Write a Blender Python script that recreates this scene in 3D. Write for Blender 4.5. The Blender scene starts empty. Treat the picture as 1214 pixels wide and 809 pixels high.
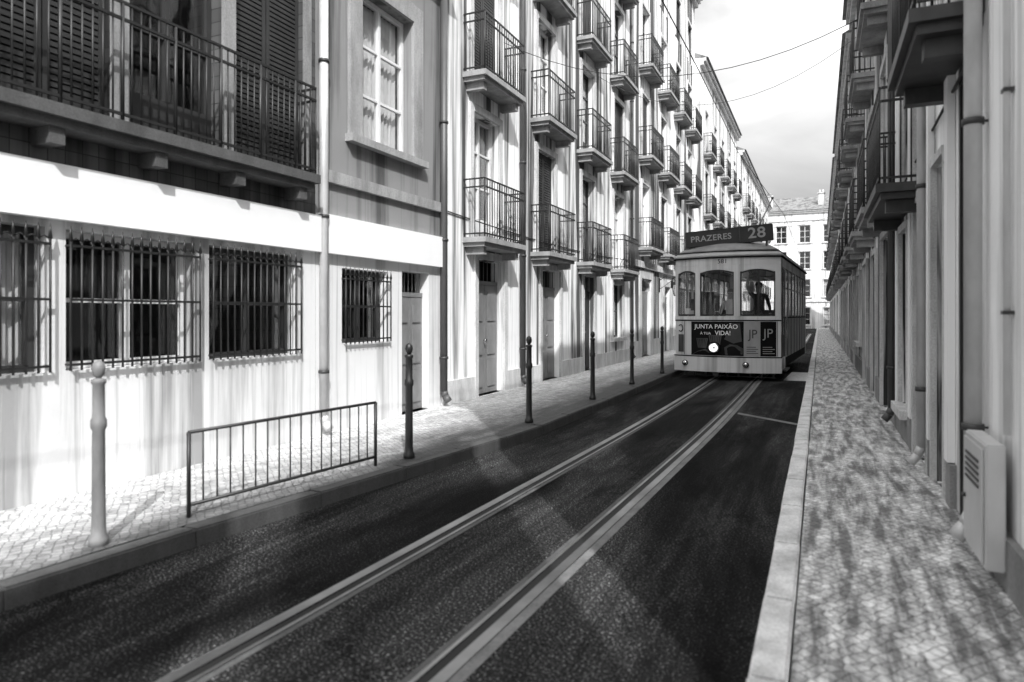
import bpy, bmesh, math, random
from mathutils import Vector, Matrix
random.seed(28)
R = math.radians
SC = bpy.context.scene
COL = SC.collection

# ------------------------------------------------------------------ materials (everything grey: a black-and-white photograph)
def new_mat(name):
    m = bpy.data.materials.new(name); m.use_nodes = True
    nt = m.node_tree; b = nt.nodes['Principled BSDF']
    return m, nt, b
def nd(nt, t, **kw):
    n = nt.nodes.new(t)
    for k, v in kw.items(): setattr(n, k, v)
    return n
def g4(v): return (v, v, v, 1)
def noise(nt, scale=(1,1,1), s=1.0, detail=5.0, rough=0.55, dist=0.0, world=True):
    if world: src = nd(nt, 'ShaderNodeNewGeometry').outputs['Position']
    else: src = nd(nt, 'ShaderNodeTexCoord').outputs['Object']
    mp = nd(nt, 'ShaderNodeMapping'); mp.inputs['Scale'].default_value = scale
    nt.links.new(src, mp.inputs['Vector'])
    n = nd(nt, 'ShaderNodeTexNoise'); n.inputs['Scale'].default_value = s
    n.inputs['Detail'].default_value = detail; n.inputs['Roughness'].default_value = rough
    n.inputs['Distortion'].default_value = dist
    nt.links.new(mp.outputs[0], n.inputs['Vector'])
    return n.outputs['Fac']
def ramp(nt, fac, stops):
    r = nd(nt, 'ShaderNodeValToRGB'); e = r.color_ramp.elements
    e[0].position, e[0].color = stops[0][0], g4(stops[0][1])
    e[1].position, e[1].color = stops[1][0], g4(stops[1][1])
    for p, v in stops[2:]:
        x = e.new(p); x.color = g4(v)
    nt.links.new(fac, r.inputs[0]); return r.outputs[0]
def mul(nt, a, b, f=1.0, mode='MULTIPLY'):
    m = nd(nt, 'ShaderNodeMix', data_type='RGBA', blend_type=mode)
    m.inputs[0].default_value = f
    nt.links.new(a, m.inputs[6]); nt.links.new(b, m.inputs[7]); return m.outputs[2]
def bump(nt, b, h, strength=0.3, dist=0.01):
    n = nd(nt, 'ShaderNodeBump'); n.inputs['Strength'].default_value = strength; n.inputs['Distance'].default_value = dist
    nt.links.new(h, n.inputs['Height']); nt.links.new(n.outputs[0], b.inputs['Normal'])

def plaster(name, light, dark, amount=1.0, lo=0.40, hi=0.52):
    """old lime plaster, rain-washed: long vertical runs of grime"""
    m, nt, b = new_mat(name)
    runs = ramp(nt, noise(nt, (2.2, 2.2, 0.09), 1.0, 7, 0.6, 0.3), [(lo, dark/light), (hi, 1.0)])
    fine = ramp(nt, noise(nt, (13, 13, 0.22), 1.0, 4, 0.6), [(0.32, 0.5), (0.47, 1.0)])
    blot = ramp(nt, noise(nt, (0.6, 0.6, 0.5), 1.0, 6, 0.6), [(0.30, 0.78), (0.5, 1.0)])
    c = mul(nt, runs, fine, amount*0.75); c = mul(nt, c, blot, 0.8)
    base = nd(nt, 'ShaderNodeRGB'); base.outputs[0].default_value = g4(light)
    c = mul(nt, base.outputs[0], c, amount)
    nt.links.new(c, b.inputs['Base Color']); b.inputs['Roughness'].default_value = 0.9
    b.inputs['Specular IOR Level'].default_value = 0.2
    bump(nt, b, noise(nt, (1,1,1), 26, 5, 0.7), 0.35, 0.01)
    return m
def tiles(name, light, dark):
    """dark glazed wall tiles, dirty in vertical runs"""
    m, nt, b = new_mat(name)
    geo = nd(nt, 'ShaderNodeNewGeometry'); sx = nd(nt, 'ShaderNodeSeparateXYZ'); cx = nd(nt, 'ShaderNodeCombineXYZ')
    nt.links.new(geo.outputs['Position'], sx.inputs[0]); nt.links.new(sx.outputs['Y'], cx.inputs['X']); nt.links.new(sx.outputs['Z'], cx.inputs['Y'])
    br = nd(nt, 'ShaderNodeTexBrick'); br.offset = 0.0
    for k, v in (('Color1', g4(light)), ('Color2', g4((light+dark)/2)), ('Mortar', g4(dark*0.5))): br.inputs[k].default_value = v
    br.inputs['Scale'].default_value = 1.0; br.inputs['Brick Width'].default_value = 0.14; br.inputs['Row Height'].default_value = 0.14
    br.inputs['Mortar Size'].default_value = 0.004
    nt.links.new(cx.outputs[0], br.inputs['Vector'])
    runs = ramp(nt, noise(nt, (5, 5, 0.1), 1.0, 6, 0.6), [(0.36, 0.25), (0.6, 1.0)])
    c = mul(nt, br.outputs['Color'], runs, 1.0)
    nt.links.new(c, b.inputs['Base Color']); b.inputs['Roughness'].default_value = 0.35
    return m
def simple(name, v, rough=0.6, metal=0.0, var=0.3, s=6.0, spec=0.5, bmp=0.0):
    m, nt, b = new_mat(name)
    c = ramp(nt, noise(nt, (1,1,0.5), s, 5, 0.6, world=False), [(0.3, v*(1-var)), (0.65, v)])
    nt.links.new(c, b.inputs['Base Color']); b.inputs['Roughness'].default_value = rough
    b.inputs['Metallic'].default_value = metal; b.inputs['Specular IOR Level'].default_value = spec
    if bmp: bump(nt, b, noise(nt, (1,1,1), 60, 4, 0.6), bmp, 0.005)
    return m
def stone(name, v):
    m, nt, b = new_mat(name)
    a = ramp(nt, noise(nt, (1,1,0.25), 4, 7, 0.65), [(0.3, v*0.55), (0.62, v)])
    f = ramp(nt, noise(nt, (1,1,1), 70, 3, 0.6), [(0.35, 0.7), (0.6, 1.0)])
    nt.links.new(mul(nt, a, f, 0.8), b.inputs['Base Color']); b.inputs['Roughness'].default_value = 0.85
    bump(nt, b, noise(nt, (1,1,1), 40, 5, 0.7), 0.4, 0.008); return m
def glass(name, tint=0.75, base=0.06):
    m, nt, b = new_mat(name); nt.nodes.remove(b)
    out = nt.nodes['Material Output']
    tr = nd(nt, 'ShaderNodeBsdfTransparent'); tr.inputs[0].default_value = g4(tint)
    gl = nd(nt, 'ShaderNodeBsdfGlossy'); gl.inputs['Roughness'].default_value = 0.03; gl.inputs[0].default_value = g4(0.95)
    lw = nd(nt, 'ShaderNodeLayerWeight'); lw.inputs['Blend'].default_value = .5
    fr = nd(nt, 'ShaderNodeMath', operation='POWER'); nt.links.new(lw.outputs['Facing'], fr.inputs[0]); fr.inputs[1].default_value = 4.0
    mx = nd(nt, 'ShaderNodeMath', operation='ADD'); mx.inputs[1].default_value = base; mx.use_clamp = True
    nt.links.new(fr.outputs[0], mx.inputs[0])
    s = nd(nt, 'ShaderNodeMixShader'); nt.links.new(mx.outputs[0], s.inputs[0])
    nt.links.new(tr.outputs[0], s.inputs[1]); nt.links.new(gl.outputs[0], s.inputs[2]); nt.links.new(s.outputs[0], out.inputs[0])
    # slight waviness of old panes
    bp = nd(nt, 'ShaderNodeBump'); bp.inputs['Strength'].default_value = 0.12; bp.inputs['Distance'].default_value = 0.02
    nt.links.new(noise(nt, (1,1,1), 2.5, 2, 0.5), bp.inputs['Height']); nt.links.new(bp.outputs[0], gl.inputs['Normal'])
    return m
def emit(name, v, s):
    m, nt, b = new_mat(name)
    b.inputs['Base Color'].default_value = g4(v); b.inputs['Emission Color'].default_value = g4(1); b.inputs['Emission Strength'].default_value = s
    b.inputs['Roughness'].default_value = 0.15
    return m
def asphalt():
    m, nt, b = new_mat('asphalt')
    big = ramp(nt, noise(nt, (1.0, 0.22, 1), 1.0, 6, 0.62, 0.5), [(0.38, 0.003), (0.49, 0.016), (0.64, 0.060)])
    chips = ramp(nt, noise(nt, (1,1,1), 75, 2, 0.6), [(0.48, 0.35), (0.60, 1.5), (0.70, 9.0)])
    lanes = ramp(nt, noise(nt, (16, 0.3, 1), 1.0, 5, 0.6), [(0.35, 0.6), (0.65, 1.35)])
    v = nd(nt, 'ShaderNodeTexVoronoi', feature='DISTANCE_TO_EDGE'); v.inputs['Scale'].default_value = 0.75
    geo = nd(nt, 'ShaderNodeNewGeometry'); wob = nd(nt, 'ShaderNodeTexNoise'); wob.inputs['Scale'].default_value = 2.5; wob.inputs['Detail'].default_value = 6
    nt.links.new(geo.outputs['Position'], wob.inputs['Vector'])
    ad = nd(nt, 'ShaderNodeVectorMath', operation='ADD'); nt.links.new(geo.outputs['Position'], ad.inputs[0]); nt.links.new(wob.outputs['Color'], ad.inputs[1]); nt.links.new(ad.outputs[0], v.inputs['Vector'])
    crack = ramp(nt, v.outputs['Distance'], [(0.004, 0.15), (0.014, 1.0)])
    c = mul(nt, big, chips, 1.0); c = mul(nt, c, lanes, 0.8); c = mul(nt, c, crack, 0.7)
    nt.links.new(c, b.inputs['Base Color']); b.inputs['Roughness'].default_value = 0.8
    b.inputs['Specular IOR Level'].default_value = 0.07
    bump(nt, b, noise(nt, (1,1,1), 75, 3, 0.7), 0.9, 0.015)
    return m
def calcada(name, light, dark, lo, hi, scale=17.0, kerb_fade=False):
    """small limestone setts with dark joints, trodden and stained"""
    m, nt, b = new_mat(name)
    geo = nd(nt, 'ShaderNodeNewGeometry'); mp = nd(nt, 'ShaderNodeMapping'); mp.inputs['Rotation'].default_value = (0,0,R(40))
    nt.links.new(geo.outputs['Position'], mp.inputs['Vector'])
    v = nd(nt, 'ShaderNodeTexVoronoi', feature='DISTANCE_TO_EDGE'); v.inputs['Scale'].default_value = scale; v.inputs['Randomness'].default_value = 0.42
    v2 = nd(nt, 'ShaderNodeTexVoronoi', feature='F1'); v2.inputs['Scale'].default_value = scale; v2.inputs['Randomness'].default_value = 0.42
    for q in (v, v2): nt.links.new(mp.outputs[0], q.inputs['Vector'])
    joint = ramp(nt, v.outputs['Distance'], [(0.02, 0.30), (0.10, 1.0)])
    bw = nd(nt, 'ShaderNodeRGBToBW'); nt.links.new(v2.outputs['Color'], bw.inputs[0])
    cell = ramp(nt, bw.outputs[0], [(0.1, 0.62), (0.75, 1.0)])
    stain = ramp(nt, noise(nt, (11, 1.6, 1), 1.0, 7, 0.66, 0.25), [(lo, dark), (hi, light)])
    c = mul(nt, stain, joint, 0.85); c = mul(nt, c, cell, 0.85)
    c = mul(nt, c, ramp(nt, noise(nt, (1,1,1), 7, 7, 0.75), [(0.36, 0.45), (0.56, 1.0)]), 0.8)
    if kerb_fade:  # setts get unevenly darker towards the left kerb
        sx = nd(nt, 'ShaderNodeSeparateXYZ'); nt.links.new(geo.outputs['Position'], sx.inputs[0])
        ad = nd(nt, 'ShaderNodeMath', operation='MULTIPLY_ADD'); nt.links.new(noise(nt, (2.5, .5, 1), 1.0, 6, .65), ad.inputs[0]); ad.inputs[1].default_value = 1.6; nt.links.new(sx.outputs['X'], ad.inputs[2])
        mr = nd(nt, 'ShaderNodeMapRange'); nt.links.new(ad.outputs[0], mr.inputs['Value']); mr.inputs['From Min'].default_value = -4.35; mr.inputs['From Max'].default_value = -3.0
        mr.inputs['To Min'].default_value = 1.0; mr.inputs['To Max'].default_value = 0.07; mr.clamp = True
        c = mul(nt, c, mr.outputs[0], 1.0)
    nt.links.new(c, b.inputs['Base Color']); b.inputs['Roughness'].default_value = 0.62
    bump(nt, b, joint, 0.5, 0.01)
    return m

M = dict(
    asphalt=asphalt(),
    pave_left=calcada('limestone_setts', 0.80, 0.45, 0.30, 0.46, kerb_fade=True),
    pave_right=calcada('worn_limestone_setts', 0.90, 0.20, 0.40, 0.60),
    kerb=stone('kerb_limestone', 0.80), kerb_dark=stone('dark_kerb_granite', 0.075),  # left kerb stones much darker than the right ones
    granite=stone('granite', 0.30),
    trim=stone('limestone_trim', 0.72),
    pale_trim=stone('grey_trim', 0.40),
    band=simple('white_masonry_paint', 0.86, 0.8, var=0.06, s=1.5),
    white=plaster('white_plaster', 0.92, 0.10, 1.0, 0.42, 0.52),
    white2=plaster('pale_plaster', 0.90, 0.10, lo=0.44, hi=0.52),
    bright=plaster('white_and_haze_plaster', 0.74, 0.30, 0.9, 0.36, 0.47),
    grey=plaster('grey_plaster', 0.26, 0.10),
    mid=plaster('mid_grey_plaster', 0.60, 0.16),
    rwhite=plaster('bright_wall_plaster', 0.95, 0.35, 0.8, 0.36, 0.46),
    rmid=plaster('stained_wall_plaster', 0.95, 0.04, lo=0.46, hi=0.55),
    tile=tiles('dark_wall_tiles', 0.12, 0.02),
    concrete=stone('track_concrete', 0.20),
    dconcrete=stone('dirty_concrete', 0.10),
    steel=simple('polished_rail_steel', 0.55, 0.36, 1.0, 0.6, 1.2),
    groove=simple('rail_groove', 0.006, 0.7),
    iron=simple('black_iron', 0.018, 0.45, 0.0, 0.3, 8),
    midiron=simple('bleached_grey_iron', 0.22, 0.6, 0, 0.4, 8),
    gun=simple('weathered_iron', 0.06, 0.5, 0.3, 0.4, 8),
    wood=simple('dark_painted_wood', 0.035, 0.45, 0, 0.4, 5),
    wood_mid=simple('grey_painted_wood', 0.22, 0.5, 0, 0.3, 5),
    frame=simple('white_window_paint', 0.74, 0.5, 0, 0.2, 5),
    curtain=simple('net_curtain', 0.80, 0.9, 0, 0.12, 3),
    zinc=simple('zinc_pipe', 0.62, 0.45, 0.2, 0.3, 4),
    dpipe=simple('dark_pipe', 0.10, 0.5, 0.2, 0.3, 4),
    roof=plaster('clay_roof', 0.22, 0.10),
    inside=simple('dark_room', 0.03, 0.9),
    glass=glass('window_glass', 0.90, 0.07),
    tglass=glass('tram_glass', 0.93, 0.04),
    boxw=simple('pale_enamel', 0.55, 0.4, 0, 0.15, 5),
    # tram
    tw=plaster('tram_pale_paint', 0.68, 0.30, 0.7),
    tc=simple('tram_grey_paint', 0.15, 0.32, 0, 0.3, 2.5),
    troof=simple('tram_roof_paint', 0.30, 0.5, 0, 0.35, 3),
    troof2=simple('tram_fascia_paint', 0.42, 0.4, 0, 0.25, 3),
    trub=simple('black_rubber', 0.010, 0.8, spec=0.1),
    tsign=simple('sign_box_paint', 0.05, 0.6, 0, 0.2, 4, 0.15),
    tlet=simple('sign_letters', 0.32, 0.6, 0, 0.1, 4),
    poster=simple('poster_black', 0.010, 0.6, 0, 0.5, 3, 0.1),
    pmid=simple('poster_grey', 0.11, 0.6, 0, 0.6, 4, 0.1),
    plight=simple('poster_silver', 0.40, 0.4, 0, 0.35, 3),
    plet=simple('poster_letters', 0.95, 0.5, 0, 0.03, 4),
    chrome=simple('chrome', 0.7, 0.18, 1.0, 0.1, 3),
    lamp=emit('lit_headlamp', 0.9, 1.1),
    wood_in=simple('varnished_wood', 0.10, 0.35, 0, 0.4, 5),
    ceil_in=simple('tram_ceiling', 0.55, 0.5, 0, 0.1, 3),
    paper=simple('paper', 0.8, 0.9, 0, 0.1, 5),
    skin=simple('skin', 0.32, 0.6, 0, 0.1, 5),
    hair=simple('hair', 0.02, 0.7, 0, 0.3, 20),
    shirt=simple('pale_shirt', 0.8, 0.9, 0, 0.2, 9),
    coat=simple('dark_coat', 0.05, 0.9, 0, 0.3, 9),
    paint=simple('road_paint', 0.75, 0.6, 0, 0.45, 9),
    wire=simple('copper_wire', 0.05, 0.5, 0.5),
)

# ------------------------------------------------------------------ mesh helpers
class MB:
    def __init__(s): s.bm = bmesh.new()
    def face(s, pts, mi=0):
        f = s.bm.faces.new([s.bm.verts.new(p) for p in pts]); f.material_index = mi; return f
    def box(s, x0, x1, y0, y1, z0, z1, mi=0, bev=0):
        vs = [s.bm.verts.new((x, y, z)) for x in (x0, x1) for y in (y0, y1) for z in (z0, z1)]
        fs = []
        for q in ((0,1,3,2),(4,6,7,5),(0,4,5,1),(2,3,7,6),(0,2,6,4),(1,5,7,3)):
            f = s.bm.faces.new([vs[i] for i in q]); f.material_index = mi; fs.append(f)
        if bev:
            es = list({e for f in fs for e in f.edges})
            bmesh.ops.bevel(s.bm, geom=es, offset=bev, segments=2, affect='EDGES')
        return s
    def cyl(s, p0, p1, r, n=8, r1=None, smooth=True):
        p0, p1 = Vector(p0), Vector(p1); d = (p1-p0).normalized()
        a = Vector((0,0,1)) if abs(d.z) < .9 else Vector((1,0,0))
        u = d.cross(a).normalized(); v = d.cross(u); r1 = r if r1 is None else r1
        A = [s.bm.verts.new(p0 + (u*math.cos(2*math.pi*i/n)+v*math.sin(2*math.pi*i/n))*r) for i in range(n)]
        B = [s.bm.verts.new(p1 + (u*math.cos(2*math.pi*i/n)+v*math.sin(2*math.pi*i/n))*r1) for i in range(n)]
        for i in range(n):
            f = s.bm.faces.new((A[i], B[i], B[(i+1)%n], A[(i+1)%n])); f.smooth = smooth
        s.bm.faces.new(A); s.bm.faces.new(B[::-1]); return s
    def tube(s, pts, r, n=6):
        for a, b in zip(pts, pts[1:]): s.cyl(a, b, r, n)
        return s
    def lathe(s, prof, n=20, mat=Matrix.Identity(4)):
        rings = []
        for r, z in prof:
            rings.append([s.bm.verts.new(mat @ Vector((r*math.cos(2*math.pi*i/n), r*math.sin(2*math.pi*i/n), z))) for i in range(n)])
        for A, B in zip(rings, rings[1:]):
            for i in range(n):
                f = s.bm.faces.new((A[i], A[(i+1)%n], B[(i+1)%n], B[i])); f.smooth = True
        s.bm.faces.new(rings[0][::-1]); s.bm.faces.new(rings[-1]); return s
    def prism(s, poly, z0, z1):
        A = [s.bm.verts.new((x, y, z0)) for x, y in poly]; B = [s.bm.verts.new((x, y, z1)) for x, y in poly]
        n = len(A)
        for i in range(n): s.bm.faces.new((A[i], A[(i+1)%n], B[(i+1)%n], B[i]))
        s.bm.faces.new(A[::-1]); s.bm.faces.new(B); return s
    def mesh(s, name):
        bmesh.ops.recalc_face_normals(s.bm, faces=s.bm.faces)
        me = bpy.data.meshes.new(name); s.bm.to_mesh(me); s.bm.free(); return me
    def build(s, name, mats, parent=None, loc=(0,0,0)):
        me = s.mesh(name)
        for m in (mats if isinstance(mats, (list, tuple)) else [mats]): me.materials.append(m)
        return link(name, me, parent, loc)
def link(name, me, parent=None, loc=(0,0,0)):
    o = bpy.data.objects.new(name, me); COL.objects.link(o)
    o.parent = parent; o.location = loc; return o
def tag(o, label, cat, group=None):
    o['label'] = label; o['category'] = cat
    if group: o['group'] = group
    return o
def thing(name, label, cat, loc=(0,0,0), rotz=0.0, group=None):
    o = bpy.data.objects.new(name, None); COL.objects.link(o); o.empty_display_size = 0.2
    o.location = loc; o.rotation_euler = (0, 0, rotz); return tag(o, label, cat, group)
def structure(o): o['kind'] = 'structure'; return o
def copy_tree(o, parent=None):
    c = o.copy(); COL.objects.link(c); c.parent = parent
    for ch in [q for q in bpy.data.objects if q.parent == o]: copy_tree(ch, c)
    return c
def text_mesh(body, size, ext=0.003, sx=1.0, bold=0.0, space=1.0):
    cu = bpy.data.curves.new('lettering', 'FONT'); cu.body = body; cu.size = size; cu.extrude = ext
    cu.align_x = 'CENTER'; cu.align_y = 'CENTER'; cu.offset = bold; cu.space_character = space; cu.resolution_u = 4
    ob = bpy.data.objects.new('lettering', cu); COL.objects.link(ob)
    dg = bpy.context.evaluated_depsgraph_get(); dg.update()
    me = bpy.data.meshes.new_from_object(ob.evaluated_get(dg))
    bpy.data.objects.remove(ob); bpy.data.curves.remove(cu)
    for v in me.vertices:                       # stand the text up: x right, z up, facing -y
        x, y, z = v.co; v.co = (x*sx, -z, y)
    return me

# ------------------------------------------------------------------ the ground
GX = [(-4.15,-8),(-4.12,0),(-3.97,2.8),(-3.62,5.7),(-3.36,8),(-3.34,12),(-3.40,17),(-3.40,30),(-3.40,90)]   # left kerb line
def kx(y):
    for (a, ya), (b, yb) in zip(GX, GX[1:]):
        if y <= yb: return a + (b-a)*(y-ya)/(yb-ya)
    return GX[-1][0]
mb = MB(); mb.face([(-400,-400,-0.02),(400,-400,-0.02),(400,600,-0.02),(-400,600,-0.02)])
structure(mb.build('ground', M['dconcrete']))
mb = MB()
ys = [-8+i*1.0 for i in range(0, 98)]
for a, b in zip(ys, ys[1:]):
    mb.face([(kx(a), a, 0),(-0.27, a, 0),(-0.27, b, 0),(kx(b), b, 0)])
structure(mb.build('road', M['asphalt']))
mb = MB()
for a, b in zip(ys, ys[1:]):
    xa, xb = kx(a)-0.152, kx(b)-0.152
    mb.face([(-8.0, a, .12),(xa, a, .12),(xb, b, .12),(-8.0, b, .12)])
structure(mb.build('pavement', M['pave_left']))
mb = MB(); mb.box(-0.106, 2.0, -8, 80, 0.0, 0.118); structure(mb.build('pavement', M['pave_right']))
def kerb(xf, w, y0, y1, mat):
    mb = MB(); y = y0
    while y < y1:
        L = random.uniform(0.85, 1.2); xa, xb = xf(y+.004), xf(y+L-.004); h = 0.12 + random.uniform(0, .006)
        j = random.uniform(-.004, .004)
        P = [(xa+j, y+.004),(xa+w+j, y+.004),(xb+w+j, y+L-.004),(xb+j, y+L-.004)]
        n0 = len(mb.bm.verts)
        mb.prism(P, -0.01, h)
        y += L
    mb.bm.edges.ensure_lookup_table()
    es = [e for e in mb.bm.edges if all(v.co.z > .1 for v in e.verts)]
    bmesh.ops.bevel(mb.bm, geom=es, offset=.012, segments=2, affect='EDGES')
    return structure(mb.build('kerb', mat))
kerb(lambda y: -0.268, 0.15, -6, 76, M['kerb'])
kerb(lambda y: kx(y)-0.148, 0.145, -6, 76, M['kerb_dark'])
# light painted patch on the carriageway beside the tram, and a transverse joint
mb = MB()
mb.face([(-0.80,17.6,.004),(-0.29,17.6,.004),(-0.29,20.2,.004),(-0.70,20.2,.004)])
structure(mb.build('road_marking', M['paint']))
mb = MB()
mb.face([(-1.20,11.35,.004),(-0.29,10.55,.004),(-0.29,10.72,.004),(-1.20,11.52,.004)])
structure(mb.build('road_joint', M['concrete']))
# tram rails ---------------------------------------------------------
TR = [(-2.16,-2),(-2.10,0),(-1.98,5),(-1.87,10),(-1.86,14),(-1.90,18),(-1.72,22),(-1.35,30),(-1.2,60)]
def tx(y):
    for (a, ya), (b, yb) in zip(TR, TR[1:]):
        if y <= yb: 
            return a + (b-a)*(y-ya)/(yb-ya)
    return TR[-1][0]
def rail(side, label):
    t = thing('tram_rail', label, 'rail', (0,0,0), 0, 'grooved tram rails in the street')
    L = [-4+0.5*i for i in range(130)]
    def sm(y): return (tx(y-1.5)+tx(y-.75)+tx(y)+tx(y+.75)+tx(y+1.5))/5
    def strip(name, a, b, z, mat, jitter=0):
        mb = MB()
        for y0, y1 in zip(L, L[1:]):
            c0, c1 = sm(y0)+side*.53, sm(y1)+side*.53
            s = -side
            xs = sorted((s*a, s*b))
            mb.face([(c0+xs[0], y0, z),(c0+xs[1], y0, z),(c1+xs[1], y1, z),(c1+xs[0], y1, z)])
        mb.build(name, mat, t)
    # inner side (towards track centre) is +
    strip('concrete_bed', -0.10 if side > 0 else -0.05, -0.035, 0.004, M['concrete'])
    strip('rail_head', -0.035, 0.030, 0.010, M['steel'])
    strip('groove', 0.030, 0.085, 0.003, M['groove'])
    strip('guard_lip', 0.085, 0.108, 0.009, M['steel'])
    strip('inner_bed', 0.108, 0.15, 0.004, M['dconcrete'])
rail(-1, 'left grooved steel rail of the tram track, nearer the bollards')
rail(1, 'right grooved steel rail with the broad pale concrete bed')

# ------------------------------------------------------------------ facades
def grid_wall(mb, W, H, holes, zsplit=None, reveal=0.26):
    us = sorted({0, W, *[h[0] for h in holes], *[h[1] for h in holes]})
    zs = sorted({0, H, *[h[2] for h in holes], *[h[3] for h in holes], *([zsplit] if zsplit else [])})
    for a, b in zip(us, us[1:]):
        for c, d in zip(zs, zs[1:]):
            mu, mz = (a+b)/2, (c+d)/2
            if any(h[0] < mu < h[1] and h[2] < mz < h[3] for h in holes): continue
            mb.face([(a,0,c),(b,0,c),(b,0,d),(a,0,d)], 1 if zsplit and mz > zsplit else 0)
    for a, b, c, d in holes:
        mi = 1 if zsplit and c > zsplit-0.1 else 0
        mb.face([(a,0,c),(a,reveal,c),(a,reveal,d),(a,0,d)], mi); mb.face([(b,0,c),(b,0,d),(b,reveal,d),(b,reveal,c)], mi)
        mb.face([(a,0,c),(b,0,c),(b,reveal,c),(a,reveal,c)], mi); mb.face([(a,0,d),(a,reveal,d),(b,reveal,d),(b,0,d)], mi)
CACHE = {}
def cached(key, fn, mats):
    if key not in CACHE:
        mb = MB(); fn(mb); me = mb.mesh(key[0])
        for m in (mats if isinstance(mats, (list, tuple)) else [mats]): me.materials.append(m)
        CACHE[key] = me
    return CACHE[key]
def f_frame(w, h, rows, cols=2, t=.055, kick=0.0, y=.14):
    def fn(mb):
        g = .004
        mb.box(g, t, y, y+.07, g, h-g); mb.box(w-t, w-g, y, y+.07, g, h-g)
        mb.box(t+.002, w-t-.002, y, y+.07, h-t, h-g); mb.box(t+.002, w-t-.002, y, y+.07, g, t+kick)
        for i in range(1, cols):
            x = w*i/cols; mb.box(x-t*.45, x+t*.45, y-.008, y+.062, t+kick+.002, h-t-.002)
        for i in range(1, rows):
            z = kick + (h-kick)*i/rows
            for c in range(cols):
                x0 = w*c/cols + t*.5 + (t*.5 if c == 0 else 0); x1 = w*(c+1)/cols - t*.5 - (t*.5 if c == cols-1 else 0)
                mb.box(x0+.002, x1-.002, y+.004, y+.055, z-.018, z+.018)
    return fn
def f_surround(w, h, t, arch, sill, proud=.05):
    def fn(mb):
        zb = -.0 if not sill else 0
        mb.box(-t, -.002, -proud, .03, zb, h+t); mb.box(w+.002, w+t, -proud, .03, zb, h+t)
        mb.box(-.0, w, -proud-.004, .03, h+.002, h+t+.01)
        if sill: mb.box(-t-.05, w+t+.05, -proud-.07, .03, -.10, -.002)
        if arch:
            n = 10; r = w/2
            for s in (-1, 1):
                pts = [(r+s*r*math.cos(a), h-r*.55+r*.55*math.sin(a)) for a in [math.pi/2*i/n for i in range(n+1)]]
                cx = 0 if s < 0 else w
                for (xa, za), (xb, zb2) in zip(pts, pts[1:]):
                    P = [(xa, za), (xb, zb2), (xb, h), (xa, h)]
                    mb.face([(x, .02, z) for x, z in P]); mb.face([(xa,.02,za),(xb,.02,zb2),(xb,.2,zb2),(xa,.2,za)])
    return fn
def f_shutter(w, h, y=.06):
    def fn(mb):
        g = .006; t = .05
        for x0, x1 in ((g, w/2-g), (w/2+g, w-g)):
            mb.box(x0, x0+t, y, y+.04, g, h-g); mb.box(x1-t, x1, y, y+.04, g, h-g)
            mb.box(x0+t+.001, x1-t-.001, y, y+.04, g, .09); mb.box(x0+t+.001, x1-t-.001, y, y+.04, h-.08, h-g)
            z = .10
            while z < h-.10:
                mb.box(x0+t+.001, x1-t-.001, y+.006, y+.03, z, z+.038); z += .055
    return fn
def f_balcony(w, d, t=.09):
    def fn(mb):
        mb.box(-w/2, w/2, -d, -.002, -t, 0); mb.box(-w/2+.05, w/2-.05, -d+.05, -.002, -t-.07, -t-.002)
        n = max(2, round(w/.9))
        for i in range(n):
            x = -w/2+.2+(w-.4)*i/(n-1)
            mb.prism([(x-.06,-.004),(x+.06,-.004),(x+.06,-d*.75),(x-.06,-d*.75)], -t-.2, -t-.072)
    return fn
def f_railing(w, d, h=1.0, step=.095, scroll=False):
    def fn(mb):
        yf = -d+.04; x0, x1 = -w/2+.04, w/2-.04
        for z in (.06, h-.14, h):
            mb.box(x0, x1, yf-.012, yf+.012, z-.012, z+.012)
            for x in (x0, x1): mb.box(x-.0115, x+.0115, yf+.014, -.004, z-.012, z+.012)
        n = int((x1-x0)/step)
        for i in range(n+1):
            x = x0+(x1-x0)*i/n; mb.cyl((x, yf, 0.0), (x, yf, h-.012), .0085 if i % 6 else .016, 5)
            if scroll and i % 2 == 0 and i < n:
                r = step*.8; c = (x+step, h-.07)
                pts = [(c[0]+r*.8*math.cos(a)*.8, yf, c[1]+.05*math.sin(a)) for a in [k*math.pi/3 for k in range(7)]]
                mb.tube(pts, .006, 4)
        m = int((d-.05)/step)
        for i in range(1, m+1):
            for x in (x0, x1): mb.cyl((x, yf+i*step, 0), (x, yf+i*step, h-.012), .0085, 5)
    return fn
def f_curtain(w, h):
    def fn(mb):
        for x0, x1 in ((.05, w*.42), (w*.58, w-.05)):
            n = 26; P = [(x0+(x1-x0)*i/n, .28+.025*math.sin(i*1.7)+.01*math.sin(i*.6)) for i in range(n+1)]
            for (a, ya), (b, yb) in zip(P, P[1:]):
                f = mb.face([(a, ya, .03), (b, yb, .03), (b, yb, h-.03), (a, ya, h-.03)]); f.smooth = True
    return fn
def f_netfull(w, h):
    def fn(mb):
        n = 40; P = [(.03+(w-.06)*i/n, .27+.02*math.sin(i*1.9)) for i in range(n+1)]
        for (a, ya), (b, yb) in zip(P, P[1:]):
            f = mb.face([(a, ya, .03), (b, yb, .03), (b, yb, h-.03), (a, ya, h-.03)]); f.smooth = True
    return fn
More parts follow.
